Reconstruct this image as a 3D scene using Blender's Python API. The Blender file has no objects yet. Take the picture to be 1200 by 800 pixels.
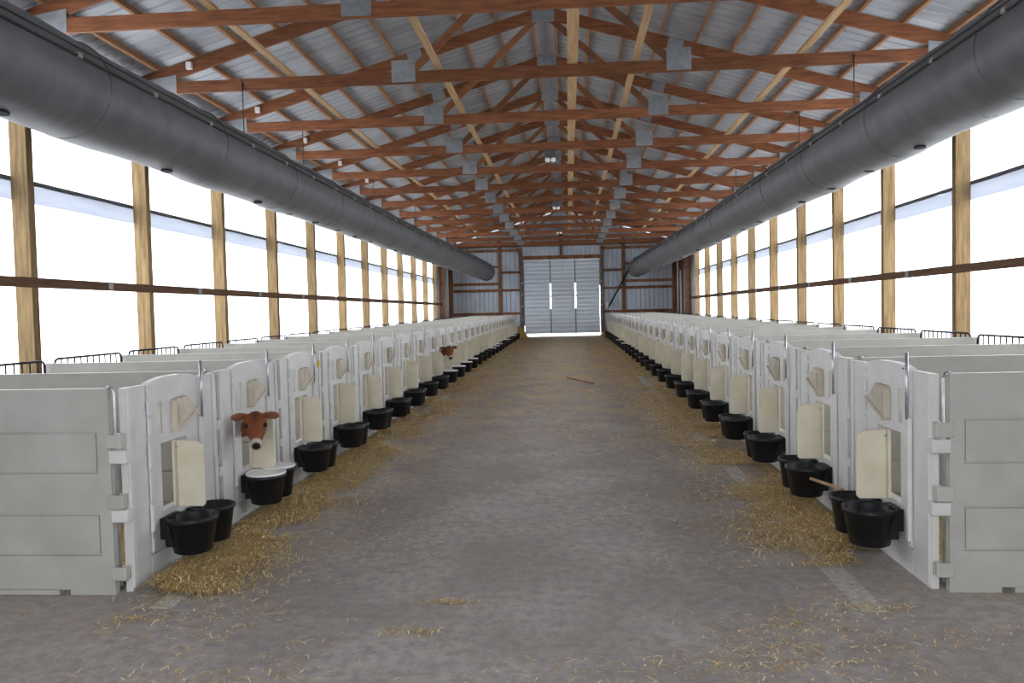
import bpy, bmesh, math, random
from mathutils import Vector, Matrix
random.seed(7)
SC = bpy.context.scene
COL = SC.collection

# ------------------------------------------------------------------ camera
YAW, PITCH, ROLL = math.radians(4.174), math.radians(2.142), math.radians(1.298)
cy, sy, cp, sp, cr, sr = (math.cos(YAW), math.sin(YAW), math.cos(PITCH), math.sin(PITCH), math.cos(ROLL), math.sin(ROLL))
def cam_vec(u, v, d):
    a, w = cr*u + sr*v, -sr*u + cr*v
    b, z = cp*d + sp*w, -sp*d + cp*w
    return Vector((cy*a - sy*b, sy*a + cy*b, z))
cam_data = bpy.data.cameras.new('camera')
cam = bpy.data.objects.new('camera', cam_data); COL.objects.link(cam)
cam_data.sensor_width = 36.0
cam_data.lens = 919.0/1200.0*36.0
cam_data.clip_end = 500
rx, ux, fx = cam_vec(1, 0, 0), cam_vec(0, 1, 0), cam_vec(0, 0, 1)
M = Matrix(((rx.x, ux.x, -fx.x, .332), (rx.y, ux.y, -fx.y, 0), (rx.z, ux.z, -fx.z, 1.62), (0, 0, 0, 1)))
cam.matrix_world = M
SC.camera = cam

# ------------------------------------------------------------------ world and exposure
world = bpy.data.worlds.new('overcast_sky'); SC.world = world
world.use_nodes = True
wb = world.node_tree.nodes['Background']
wb.inputs['Color'].default_value = (0.95, 0.975, 1.0, 1)
wb.inputs['Strength'].default_value = 1.0
SC.view_settings.view_transform = 'Standard'
SC.view_settings.look = 'None'
SC.view_settings.gamma = 1.0
SC.view_settings.use_curve_mapping = False
SC.view_settings.exposure = 2.6

YB0 = -1.9
# sampling portals on the two curtain walls (no light of their own)
def portal(name, loc, rot, sx, sy_):
    ld = bpy.data.lights.new(name, 'AREA'); ld.shape = 'RECTANGLE'; ld.size = sx; ld.size_y = sy_
    ld.cycles.is_portal = True
    o = bpy.data.objects.new(name, ld); COL.objects.link(o); o.location = loc; o.rotation_euler = rot
    return o
portal('daylight_portal', (-5.92, 19.0, 2.95), (0, -math.pi/2, 0), 4.0, 35.5)
portal('daylight_portal', (0, YB0-.05, 2.0), (math.pi/2, 0, 0), 4.0, 4.2)
portal('daylight_portal', (5.92, 18.0, 2.95), (0, math.pi/2, 0), 4.0, 33.5)

# ------------------------------------------------------------------ dimensions
SLOPE = 0.0073
def fz(y): return SLOPE*(y - 4.4)
XL, XR, PH = -2.30, 2.35, 1.22
YL, YR, PL, PR = 4.425, 4.51, 1.234, 1.30
NL, NR = 27, 26
W = 5.65
YB, YE = YB0, 40.5
TY0, TS = 8.45, 2.44
ZC = 4.82
def top_z(x): return 6.62 - 0.29*abs(x)      # centre line of the top chords

# ------------------------------------------------------------------ materials
def mat(name, col, rough=.6, var=.0, scale=6.0, col2=None, metallic=0., bump=0., bscale=60., stretch=None, spec=.4, rnd=0.):
    m = bpy.data.materials.new(name); m.use_nodes = True
    nt = m.node_tree; b = nt.nodes['Principled BSDF']
    b.inputs['Roughness'].default_value = rough; b.inputs['Metallic'].default_value = metallic
    b.inputs['Specular IOR Level'].default_value = spec
    tc = nt.nodes.new('ShaderNodeTexCoord'); mp = nt.nodes.new('ShaderNodeMapping')
    oi = nt.nodes.new('ShaderNodeObjectInfo')
    add = nt.nodes.new('ShaderNodeVectorMath'); add.operation = 'ADD'
    sc = nt.nodes.new('ShaderNodeVectorMath'); sc.operation = 'SCALE'; sc.inputs['Scale'].default_value = 37.0
    cmb = nt.nodes.new('ShaderNodeCombineXYZ')
    for i in range(3): nt.links.new(oi.outputs['Random'], cmb.inputs[i])
    nt.links.new(cmb.outputs[0], sc.inputs[0])
    nt.links.new(tc.outputs['Object'], add.inputs[0]); nt.links.new(sc.outputs[0], add.inputs[1])
    nt.links.new(add.outputs[0], mp.inputs['Vector'])
    if stretch: mp.inputs['Scale'].default_value = stretch
    n = nt.nodes.new('ShaderNodeTexNoise'); n.inputs['Scale'].default_value = scale; n.inputs['Detail'].default_value = 5
    nt.links.new(mp.outputs[0], n.inputs['Vector'])
    ramp = nt.nodes.new('ShaderNodeValToRGB')
    c2 = col2 or tuple(c*(1-var) for c in col)
    ramp.color_ramp.elements[0].position = .32; ramp.color_ramp.elements[1].position = .68
    ramp.color_ramp.elements[0].color = (*c2, 1); ramp.color_ramp.elements[1].color = (*col, 1)
    nt.links.new(n.outputs['Fac'], ramp.inputs['Fac'])
    out = ramp.outputs['Color']
    if rnd:
        hs = nt.nodes.new('ShaderNodeHueSaturation')
        mr = nt.nodes.new('ShaderNodeMapRange'); mr.inputs['To Min'].default_value = 1-rnd; mr.inputs['To Max'].default_value = 1+rnd
        nt.links.new(oi.outputs['Random'], mr.inputs['Value']); nt.links.new(mr.outputs[0], hs.inputs['Value'])
        nt.links.new(out, hs.inputs['Color']); out = hs.outputs['Color']
    nt.links.new(out, b.inputs['Base Color'])
    if bump:
        n2 = nt.nodes.new('ShaderNodeTexNoise'); n2.inputs['Scale'].default_value = bscale; n2.inputs['Detail'].default_value = 4
        nt.links.new(mp.outputs[0], n2.inputs['Vector'])
        bp = nt.nodes.new('ShaderNodeBump'); bp.inputs['Strength'].default_value = bump; bp.inputs['Distance'].default_value = .01
        nt.links.new(n2.outputs['Fac'], bp.inputs['Height']); nt.links.new(bp.outputs[0], b.inputs['Normal'])
    return m
MT = {}
MT['plastic'] = mat('pen_plastic', (.65, .642, .628), .45, scale=5, col2=(.565, .555, .54), bump=.05, rnd=.04)
MT['divider'] = mat('divider_plastic', (.47, .465, .43), .5, scale=4, col2=(.40, .39, .355), bump=.05, rnd=.04)
MT['cream'] = mat('cream_plastic', (.68, .63, .50), .45, scale=6, col2=(.59, .535, .40), bump=.04, rnd=.07)
MT['holder'] = mat('holder_plastic', (.52, .475, .38), .5, scale=8, col2=(.40, .355, .27), bump=.04, rnd=.12)
MT['truss'] = mat('truss_wood', (.25, .098, .043), .7, scale=3, col2=(.135, .048, .021), bump=.15, bscale=20, stretch=(1, 8, 8), rnd=.18, spec=.25)
MT['web'] = mat('web_wood', (.26, .113, .052), .7, scale=4, col2=(.165, .064, .03), bump=.1, bscale=30, rnd=.25, spec=.25)
MT['purlin'] = mat('purlin_wood', (.36, .185, .092), .7, scale=3, col2=(.24, .115, .055), stretch=(8, .6, 8), rnd=.2, spec=.25)
MT['runner'] = mat('runner_wood', (.55, .37, .20), .7, scale=3, col2=(.40, .25, .12), stretch=(8, .6, 8), rnd=.1, spec=.25)
MT['post'] = mat('post_wood', (.26, .178, .088), .75, scale=5, col2=(.14, .092, .042), stretch=(6, 6, .5), bump=.15, bscale=40, rnd=.22, spec=.2)
MT['girt'] = mat('girt_wood', (.14, .075, .04), .75, scale=4, col2=(.08, .044, .026), stretch=(8, .6, 8), spec=.2)
MT['endwood'] = mat('end_wall_wood', (.30, .145, .07), .75, scale=4, col2=(.17, .075, .036), rnd=.2, spec=.2)
MT['galv'] = mat('galvanised_plate', (.30, .315, .33), .5, scale=12, col2=(.22, .235, .25), metallic=.3, rnd=.12)
MT['roof'] = mat('roof_sheet_metal', (.40, .42, .45), .45, scale=1.5, col2=(.29, .305, .33), metallic=.15, rnd=.05)
MT['endsheet'] = mat('end_sheet_metal', (.60, .65, .73), .45, scale=1.5, col2=(.48, .525, .60), metallic=.1)
MT['door'] = mat('door_metal', (.80, .83, .86), .45, scale=2, col2=(.70, .73, .77), metallic=.1, rnd=.06)
def translucent(m, f, col):
    nt = m.node_tree; out = nt.nodes['Material Output']; b = nt.nodes['Principled BSDF']
    t = nt.nodes.new('ShaderNodeBsdfTranslucent'); t.inputs[0].default_value = (*col, 1)
    x = nt.nodes.new('ShaderNodeMixShader'); x.inputs[0].default_value = f
    nt.links.new(b.outputs[0], x.inputs[1]); nt.links.new(t.outputs[0], x.inputs[2]); nt.links.new(x.outputs[0], out.inputs['Surface'])
translucent(MT['door'], .22, (.75, .82, .9))
MT['steel'] = mat('steel_rod', (.55, .56, .58), .35, scale=20, var=.25, metallic=.8)
MT['duct'] = mat('duct_fabric', (.118, .122, .128), .5, scale=3, col2=(.086, .089, .094), bump=.12, bscale=6, stretch=(1, 1.5, 1), spec=.35)
MT['black'] = mat('black_rubber', (.007, .0075, .010), .4, scale=12, col2=(.012, .0125, .015), bump=.05, spec=.32)
MT['wire'] = mat('black_wire', (.01, .01, .014), .5, scale=12, var=.2)
MT['dark'] = mat('dark_hole', (.006, .006, .007), .9, var=.2)
MT['white'] = mat('white_box', (.75, .74, .70), .5, scale=12, var=.15)
MT['milk'] = mat('milk', (.85, .85, .84), .15, scale=8, var=.04, spec=.5)
MT['stick'] = mat('weathered_stick', (.42, .29, .17), .8, scale=14, col2=(.26, .16, .09), spec=.2)
MT['yellow'] = mat('yellow_plastic', (.75, .46, .03), .5, scale=12, var=.2)
MT['lamp'] = mat('lamp_housing', (.10, .10, .105), .5, scale=8, var=.2, metallic=.3)
MT['glass'] = mat('lamp_jar', (.80, .80, .77), .25, scale=8, var=.05)
MT['tube'] = mat('curtain_tube', (.45, .47, .52), .35, scale=4, var=.1, metallic=.4)
MT['snow'] = mat('outside_ground', (.75, .76, .78), .9, scale=.4, var=.1)
MT['drain'] = mat('drain_concrete', (.56, .54, .50), .9, scale=28, col2=(.36, .34, .31), bump=.6, bscale=45, spec=.2)
MT['strawbed'] = mat('straw_bedding', (.52, .36, .13), .9, scale=30, col2=(.28, .17, .06), bump=.8, bscale=50, spec=.1)
MT['kneewall'] = mat('knee_wall_metal', (.5, .53, .57), .5, scale=2, var=.15)
MT['eye'] = mat('calf_eye', (.006, .005, .005), .12, var=.1, spec=.35)

def attr_mat(name, rough=.8, spec=.2, noise=.25, nscale=40):
    m = bpy.data.materials.new(name); m.use_nodes = True; nt = m.node_tree; b = nt.nodes['Principled BSDF']
    b.inputs['Roughness'].default_value = rough; b.inputs['Specular IOR Level'].default_value = spec
    a = nt.nodes.new('ShaderNodeAttribute'); a.attribute_name = 'tint'
    n = nt.nodes.new('ShaderNodeTexNoise'); n.inputs['Scale'].default_value = nscale
    tc = nt.nodes.new('ShaderNodeTexCoord'); nt.links.new(tc.outputs['Object'], n.inputs['Vector'])
    mr = nt.nodes.new('ShaderNodeMapRange'); mr.inputs['To Min'].default_value = 1-noise; mr.inputs['To Max'].default_value = 1+noise
    nt.links.new(n.outputs['Fac'], mr.inputs['Value'])
    mx = nt.nodes.new('ShaderNodeVectorMath'); mx.operation = 'SCALE'
    nt.links.new(a.outputs['Color'], mx.inputs[0]); nt.links.new(mr.outputs[0], mx.inputs['Scale'])
    nt.links.new(mx.outputs[0], b.inputs['Base Color'])
    return m
MT['straw'] = attr_mat('straw_blades', .6, .3)
MT['hide'] = attr_mat('calf_hide', .75, .25, .18, 55)

# translucent white curtain: half lets the daylight straight through, half scatters it
m = bpy.data.materials.new('curtain_fabric'); m.use_nodes = True; nt = m.node_tree; nt.nodes.clear()
o_ = nt.nodes.new('ShaderNodeOutputMaterial'); mix = nt.nodes.new('ShaderNodeMixShader'); mix.inputs[0].default_value = .5
tr = nt.nodes.new('ShaderNodeBsdfTransparent'); tr.inputs[0].default_value = (.97, .98, 1, 1)
tl = nt.nodes.new('ShaderNodeBsdfTranslucent')
nz = nt.nodes.new('ShaderNodeTexNoise'); nz.inputs['Scale'].default_value = .6
rp = nt.nodes.new('ShaderNodeValToRGB'); rp.color_ramp.elements[0].color = (.86, .88, .92, 1); rp.color_ramp.elements[1].color = (.94, .95, .97, 1)
nt.links.new(nz.outputs['Fac'], rp.inputs['Fac']); nt.links.new(rp.outputs['Color'], tl.inputs['Color'])
nt.links.new(tr.outputs[0], mix.inputs[1]); nt.links.new(tl.outputs[0], mix.inputs[2]); nt.links.new(mix.outputs[0], o_.inputs['Surface'])
MT['curtain'] = m
# overlap band of the split curtain: several layers, much denser
m = bpy.data.materials.new('curtain_overlap_fabric'); m.use_nodes = True; nt = m.node_tree; nt.nodes.clear()
o_ = nt.nodes.new('ShaderNodeOutputMaterial'); mix = nt.nodes.new('ShaderNodeMixShader'); mix.inputs[0].default_value = .6
df = nt.nodes.new('ShaderNodeBsdfDiffuse'); df.inputs[0].default_value = (.32, .34, .39, 1)
tl = nt.nodes.new('ShaderNodeBsdfTranslucent')
nz = nt.nodes.new('ShaderNodeTexNoise'); nz.inputs['Scale'].default_value = 1.5
rp = nt.nodes.new('ShaderNodeValToRGB'); rp.color_ramp.elements[0].color = (.19, .21, .25, 1); rp.color_ramp.elements[1].color = (.28, .30, .345, 1)
nt.links.new(nz.outputs['Fac'], rp.inputs['Fac']); nt.links.new(rp.outputs['Color'], tl.inputs['Color'])
nt.links.new(df.outputs[0], mix.inputs[1]); nt.links.new(tl.outputs[0], mix.inputs[2]); nt.links.new(mix.outputs[0], o_.inputs['Surface'])
MT['overlap'] = m

# concrete floor with trodden-in straw dust
m = bpy.data.materials.new('concrete_floor'); m.use_nodes = True; nt = m.node_tree; b = nt.nodes['Principled BSDF']
b.inputs['Roughness'].default_value = .85; b.inputs['Specular IOR Level'].default_value = .25
L = nt.links.new
tc = nt.nodes.new('ShaderNodeTexCoord'); sep = nt.nodes.new('ShaderNodeSeparateXYZ'); L(tc.outputs['Object'], sep.inputs[0])
def noise(scale, detail=6, dist=0., rough=.6):
    n = nt.nodes.new('ShaderNodeTexNoise'); n.inputs['Scale'].default_value = scale; n.inputs['Detail'].default_value = detail
    n.inputs['Distortion'].default_value = dist; n.inputs['Roughness'].default_value = rough
    L(tc.outputs['Object'], n.inputs['Vector']); return n.outputs['Fac']
def mrange(v, a, b_, c, d):
    n = nt.nodes.new('ShaderNodeMapRange'); n.interpolation_type = 'SMOOTHSTEP'
    for k, x in zip(('From Min', 'From Max', 'To Min', 'To Max'), (a, b_, c, d)): n.inputs[k].default_value = x
    L(v, n.inputs['Value']); return n.outputs[0]
def mth(op, a, b_):
    n = nt.nodes.new('ShaderNodeMath'); n.operation = op
    for i, v in enumerate((a, b_)):
        if hasattr(v, 'is_linked'): L(v, n.inputs[i])
        elif v is not None: n.inputs[i].default_value = v
    return n.outputs[0]
def mixc(f, a, b_):
    n = nt.nodes.new('ShaderNodeMix'); n.data_type = 'RGBA'
    L(f, n.inputs[0])
    for i, v in ((6, a), (7, b_)):
        if isinstance(v, tuple): n.inputs[i].default_value = (*v, 1)
        else: L(v, n.inputs[i])
    return n.outputs[2]
base = mixc(mrange(noise(1.1, 8, .4), .3, .7, 0, 1), (.30, .268, .250), (.43, .395, .375))
base = mixc(mrange(noise(14, 8), .35, .72, 0, .75), base, (.24, .212, .198))
base = mixc(mrange(noise(70, 4), .58, .72, 0, .7), base, (.54, .50, .475))
ax = mth('ABSOLUTE', sep.outputs[0], None)
edge = mrange(ax, .7, 2.2, 0, .75)
far = mrange(sep.outputs[1], 6, 20, .08, 1.3)
fac = mth('ADD', mth('MULTIPLY', edge, mrange(sep.outputs[1], 2.5, 9, .15, 1)), far)
patch = mrange(noise(2.2, 8, 1.2), .36, .70, 0, 1)
fine = mrange(noise(26, 6, .5), .35, .7, .2, 1)
fac = mth('MULTIPLY', mth('MULTIPLY', fac, patch), fine)
fac = mrange(fac, 0, .5, 0, .92)
base = mixc(fac, base, (.52, .365, .19))
vor = nt.nodes.new('ShaderNodeTexVoronoi'); vor.feature = 'DISTANCE_TO_EDGE'; vor.inputs['Scale'].default_value = .22
L(tc.outputs['Object'], vor.inputs['Vector'])
L(base, b.inputs['Base Color'])
bp = nt.nodes.new('ShaderNodeBump'); bp.inputs['Strength'].default_value = .35; bp.inputs['Distance'].default_value = .01
L(noise(40, 6), bp.inputs['Height']); L(bp.outputs[0], b.inputs['Normal'])
MT['floor'] = m

# ------------------------------------------------------------------ mesh helpers
class MB:
    def __init__(s): s.v = []; s.f = []; s.sm = []
    def box(s, x0, x1, y0, y1, z0, z1):
        x0, x1 = min(x0, x1), max(x0, x1); y0, y1 = min(y0, y1), max(y0, y1)
        n = len(s.v)
        s.v += [(x0, y0, z0), (x1, y0, z0), (x1, y1, z0), (x0, y1, z0), (x0, y0, z1), (x1, y0, z1), (x1, y1, z1), (x0, y1, z1)]
        for q in ((0, 3, 2, 1), (4, 5, 6, 7), (0, 1, 5, 4), (1, 2, 6, 5), (2, 3, 7, 6), (3, 0, 4, 7)):
            s.f.append(tuple(n+i for i in q)); s.sm.append(False)
        return s
    def beam(s, a, b, w, h, up=(0, 0, 1)):
        a, b = Vector(a), Vector(b); d = (b-a).normalized(); r = d.cross(Vector(up)).normalized(); u = r.cross(d)
        n = len(s.v)
        for p in (a, b):
            for i, j in ((-1, -1), (1, -1), (1, 1), (-1, 1)):
                s.v.append(tuple(p + r*(i*w/2) + u*(j*h/2)))
        for q in ((0, 3, 2, 1), (4, 5, 6, 7), (0, 1, 5, 4), (1, 2, 6, 5), (2, 3, 7, 6), (3, 0, 4, 7)):
            s.f.append(tuple(n+i for i in q)); s.sm.append(False)
        return s
    def tube(s, pts, r, n=8, caps=True):
        pts = [Vector(p) for p in pts]; base = len(s.v); k = len(pts)
        rs = r if isinstance(r, (list, tuple)) else [r]*k
        prev = None
        for i, p in enumerate(pts):
            d = (pts[min(i+1, k-1)] - pts[max(i-1, 0)]).normalized()
            ref = Vector((0, 0, 1)) if abs(d.z) < .95 else Vector((1, 0, 0))
            a = d.cross(ref).normalized(); c = a.cross(d)
            for j in range(n):
                t = 2*math.pi*j/n
                s.v.append(tuple(p + a*(rs[i]*math.cos(t)) + c*(rs[i]*math.sin(t))))
        for i in range(k-1):
            for j in range(n):
                s.f.append((base+i*n+j, base+i*n+(j+1) % n, base+(i+1)*n+(j+1) % n, base+(i+1)*n+j)); s.sm.append(True)
        if caps:
            s.f.append(tuple(base+j for j in reversed(range(n)))); s.sm.append(False)
            s.f.append(tuple(base+(k-1)*n+j for j in range(n))); s.sm.append(False)
        return s
    def lathe(s, prof, n=24, c=(0, 0, 0)):
        base = len(s.v); k = len(prof)
        for r, z in prof:
            for j in range(n):
                t = 2*math.pi*j/n; s.v.append((c[0]+r*math.cos(t), c[1]+r*math.sin(t), c[2]+z))
        for i in range(k-1):
            for j in range(n):
                s.f.append((base+i*n+j, base+i*n+(j+1) % n, base+(i+1)*n+(j+1) % n, base+(i+1)*n+j)); s.sm.append(True)
        s.f.append(tuple(base+j for j in reversed(range(n)))); s.sm.append(False)
        s.f.append(tuple(base+(k-1)*n+j for j in range(n))); s.sm.append(False)
        return s
    def prism(s, poly, h0, h1, axis='x'):
        """polygon in the two other axes, extruded along axis"""
        n = len(s.v); k = len(poly)
        for h in (h0, h1):
            for p, q in poly:
                s.v.append({'x': (h, p, q), 'y': (p, h, q), 'z': (p, q, h)}[axis])
        s.f.append(tuple(n+i for i in range(k))); s.sm.append(False)
        s.f.append(tuple(n+k+i for i in reversed(range(k)))); s.sm.append(False)
        for i in range(k):
            j = (i+1) % k
            s.f.append((n+i, n+k+i, n+k+j, n+j)); s.sm.append(False)
        return s
    def mesh(s, name, material, bevel=0., fix=True):
        me = bpy.data.meshes.new(name); me.from_pydata(s.v, [], s.f)
        for p, q in zip(me.polygons, s.sm): p.use_smooth = q
        if fix or bevel:
            bm = bmesh.new(); bm.from_mesh(me)
            bmesh.ops.recalc_face_normals(bm, faces=bm.faces)
            if bevel:
                ed = [e for e in bm.edges if len(e.link_faces) == 2 and e.calc_face_angle(0) > .6]
                bmesh.ops.bevel(bm, geom=ed, offset=bevel, segments=1, affect='EDGES', clamp_overlap=True)
            bm.to_mesh(me); bm.free()
        if isinstance(material, str): material = MT[material]
        me.materials.append(material)
        return me
def link(name, me, parent=None, loc=None):
    o = bpy.data.objects.new(name, me); COL.objects.link(o)
    if parent is not None: o.parent = parent
    if loc is not None: o.location = loc
    return o
def tag(o, label, cat, group=None, kind=None):
    o['label'] = label; o['category'] = cat
    if group: o['group'] = group
    if kind: o['kind'] = kind
    return o
def thing(name, label, cat, loc, group=None, kind=None):
    o = bpy.data.objects.new(name, None); COL.objects.link(o); o.location = loc; o.empty_display_size = .1
    return tag(o, label, cat, group, kind)
def copy_tree(src, parent=None):
    c = src.copy(); COL.objects.link(c); c.parent = parent
    for ch in src.children: copy_tree(ch, c)
    return c
_o = 'first second third fourth fifth sixth seventh eighth ninth tenth eleventh twelfth thirteenth fourteenth fifteenth sixteenth seventeenth eighteenth nineteenth'.split()
def ordn(n):
    if n < 19: return _o[n]
    if n == 19: return 'twentieth'
    if n < 29: return 'twenty-' + _o[n-20]
    return 'thirtieth' if n == 29 else 'thirty-' + _o[n-30]

# ------------------------------------------------------------------ floor and ground
fl = MB(); fl.v = [(-6, YB-.5, fz(YB-.5)), (6, YB-.5, fz(YB-.5)), (6, YE+.3, fz(YE+.3)), (-6, YE+.3, fz(YE+.3))]
fl.v += [(x, y, z-.2) for x, y, z in fl.v]
fl.f = [(0, 1, 2, 3), (7, 6, 5, 4), (0, 4, 5, 1), (1, 5, 6, 2), (2, 6, 7, 3), (3, 7, 4, 0)]; fl.sm = [False]*6
floor = tag(link('floor', fl.mesh('floor', 'floor')), 'grey concrete barn aisle floor with trodden straw', 'floor', kind='structure')
for x0, x1 in ((-2.06, -1.93), (1.84, 1.98)):
    d = MB()
    y = 4.2
    while y < 38:
        y1 = y + 1.2
        d.prism([(y, fz(y)+.0005), (y1, fz(y1)+.0005), (y1, fz(y1)+.005), (y, fz(y)+.005)], x0, x1, 'x'); y = y1
    link('drain_strip', d.mesh('drain_strip', 'drain'), floor)
g = MB(); g.box(-120, -6.0, -60, 140, -.45, -.25); g.box(6.0, 120, -60, 140, -.45, -.25)
g.box(-6.0, 6.0, YE+.3, 140, -.2, fz(YE)-.02); g.box(-6, 6, -60, YB-.5, -.45, -.25)
tag(link('ground', g.mesh('ground', 'snow')), 'pale snowy ground outside the barn', 'ground', kind='structure')

# ------------------------------------------------------------------ roof: sheets, purlins, ridge
ceil = thing('ceiling', 'ribbed metal barn roof underside on wooden purlins', 'ceiling', (0, 0, 0), kind='structure')
XO = 6.15
def roof_z(x): return top_z(x) + .095 + .095
def sheet_mesh(side):
    mb = MB(); wdt = .92; prof = []
    for k in range(4):
        y = k*.23
        prof += [(y, 0), (y+.09, 0), (y+.105, .022), (y+.125, .022), (y+.14, 0)]
    prof.append((wdt+.05, 0))
    n = len(prof)
    for x in (.17, XO):
        for (y, dz) in prof: mb.v.append((side*x, y, roof_z(x)+dz))
    for i in range(n-1):
        mb.f.append((i, i+1, n+i+1, n+i)); mb.sm.append(False)
    return mb.mesh('roof_sheet', 'roof', fix=False)
nsh = int((YE+.4-(YB-.5))/.92)+1
for side in (-1, 1):
    me = sheet_mesh(side)
    for i in range(nsh): link('roof_sheet', me, ceil, (0, YB-.5+i*.92, .0012*(i % 2)))
rc = MB(); rc.prism([(-.26, roof_z(.26)+.03), (0, roof_z(0)+.03), (.26, roof_z(.26)+.03), (.26, roof_z(.26)+.05), (0, roof_z(0)+.055), (-.26, roof_z(.26)+.05)], YB-.5, YE+.4, 'y')
link('ridge_cap', rc.mesh('ridge_cap', 'roof'), ceil)
for side in (-1, 1):
    for x in (.2, .78, 1.36, 1.94, 2.52, 3.10, 3.68, 4.26, 4.84, 5.42, 5.95):
        mb = MB()
        z = roof_z(x) - .052
        mb.beam((side*x, YB, z), (side*x, YE, z), .04, .09, up=(side*.28, 0, .96))
        link('purlin', mb.mesh('purlin', 'purlin'), ceil)

# ------------------------------------------------------------------ side walls
def side_wall(sd, name, label, y_posts, y_start, y_end):
    kw = MB(); kw.box(sd*5.80, sd*5.90, YB, YE, -.25, 1.02)
    root = tag(link(name, kw.mesh(name, 'kneewall')), label, 'wall', kind='structure')
    def sheet(z0, z1, nm, material, off, xo=0.):
        mb = MB(); n = int((y_end-y_start)/.4); k = 5
        for j in range(k+1):
            z = z0 + (z1-z0)*j/k
            for i in range(n+1):
                y = y_start + (y_end-y_start)*i/n
                mb.v.append((sd*(5.86+xo + .012*math.sin(i*1.7+j*.9+off) + .008*math.sin(i*.63+off)), y, z))
        for j in range(k):
            for i in range(n):
                a = j*(n+1)+i; mb.f.append((a, a+1, a+n+2, a+n+1)); mb.sm.append(True)
        link(nm, mb.mesh(nm, material, fix=False), root)
    sheet(1.0, 3.06, 'lower_curtain', 'curtain', 0)
    sheet(3.16, 4.95, 'upper_curtain', 'curtain', 2.1)
    sheet(2.99, 3.20, 'overlap_band', 'overlap', 1.0, -.06)
    t = MB(); t.tube([(sd*5.80, y_start, 3.225), (sd*5.80, y_end, 3.225)], .028, 8)
    link('curtain_tube', t.mesh('curtain_tube', 'lamp'), root)
    gi = MB(); gi.box(sd*5.53, sd*5.57, YB, y_end, 2.01, 2.12)
    gi = link('girt', gi.mesh('girt', 'girt'), root)
    sp_me = MB().box(-.012, .012, -.05, .05, -.04, .04).mesh('splice_plate', 'galv')
    for y in y_posts:
        link('splice_plate', sp_me, gi, (sd*5.52, y+1.35, 2.065))
    for y in y_posts:
        r = MB(); r.tube([(sd*5.79, y+.32, 1.0), (sd*5.785, y+.30, 2.9), (sd*5.79, y+.31, 4.9)], .010, 5)
        link('tie_rope', r.mesh('tie_rope', 'tube'), root)
    # closed boards and eave plate
    pl = MB(); pl.box(sd*5.60, sd*5.78, YB, YE, 4.93, 4.99); link('eave_plate', pl.mesh('eave_plate', 'endwood'), root)
    cl = MB(); cl.box(sd*5.80, sd*5.88, y_end, YE, 1.0, 4.95); link('closed_sheet', cl.mesh('closed_sheet', 'endsheet'), root)
    cl = MB(); cl.box(sd*5.80, sd*5.88, YB, y_start, 1.0, 4.95); link('closed_sheet', cl.mesh('closed_sheet', 'endsheet'), root)
    es = MB(); es.box(sd*5.87, sd*5.90, YB, YE, 4.93, 5.12); link('eave_board', es.mesh('eave_board', 'endwood'), root)
    return root
LP = [8.33+2.44*n for n in range(12)]
RP = [11.11+2.44*n for n in range(10)]
WLO = side_wall(-1, 'wall_left', 'white translucent curtain side wall with brown girt on the left', LP, 4.0, 36.6)
WRO = side_wall(1, 'wall_right', 'white translucent curtain side wall with brown girt on the right', RP, 4.0, 34.6)
post_me = {sd: MB().box(-.10, .10, -.055, .055, -.25, 4.93).mesh('post', 'post', bevel=.006) for sd in (-1, 1)}
for sd, ys in ((-1, LP), (1, RP)):
    for i, y in enumerate(ys):
        nm = 'left' if sd < 0 else 'right'
        o = link('wall_post', post_me[sd], None, (sd*5.67, y, fz(y)*0))
        tag(o, f'{ordn(i)} square timber wall post from the camera along the {nm} curtain', 'post', f'timber posts of the {nm} curtain wall')
ep_me = MB().box(-.10, .10, -.09, .09, -.2, 4.93).mesh('end_post', 'endwood', bevel=.006)
for root_, x, y in ((WLO, -5.67, 37.3), (WLO, -5.67, 39.9), (WRO, 5.67, 35.6), (WRO, 5.67, 37.9), (WRO, 5.67, 39.9)):
    link('end_post', ep_me, root_, (x, y, 0))
t = MB(); t.tube([(5.5, 36.6, .3), (5.5, 36.6, 3.35)], .035, 10)
tag(link('standpipe', t.mesh('standpipe', 'white')), 'thin white vertical pipe by the right far corner', 'pipe')

# ------------------------------------------------------------------ end wall
def end_wall(y, name, label, sgn, z_open0, z_open1, half):
    root = thing(name, label, 'wall', (0, y, 0), kind='structure')
    prof = lambda x0, n: [(x0+k*.23+dx, dy) for k in range(n) for dx, dy in ((0, 0), (.09, 0), (.10, .05), (.13, .05), (.14, 0))]
    def sheet(x0, z0, ztop, off=0.):
        mb = MB(); pr = prof(0, 4) + [(.92, 0)]; n = len(pr)
        for (dx, dy) in pr:
            x = x0+dx; mb.v.append((x, sgn*(dy+off), z0))
        for (dx, dy) in pr:
            x = x0+dx; mb.v.append((x, sgn*(dy+off), ztop(x)))
        for i in range(n-1): mb.f.append((i, i+1, n+i+1, n+i)); mb.sm.append(False)
        link('wall_sheet', mb.mesh('wall_sheet', 'endsheet', fix=False), root)
    zr = lambda x: roof_z(min(abs(x), 5.98)) - .03
    k0 = half + .02
    for k in range(5):
        x = k0 + k*.92
        if x < 5.7:
            sheet(x, -.2, zr); sheet(-x-.92, -.2, zr)
    x = -half-.05
    for k in range(5): 
        if x < half: sheet(x, z_open0, zr, .06)
        x += .92
    return root
wl = end_wall(YE, 'wall_back', 'blue-grey ribbed metal end wall with wooden girts', 1, 4.25, 4.25, 2.03)
def wl_box(nm, *a, m_='endwood'):
    link(nm, MB().box(*a).mesh(nm, m_, bevel=.005), wl)
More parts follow.
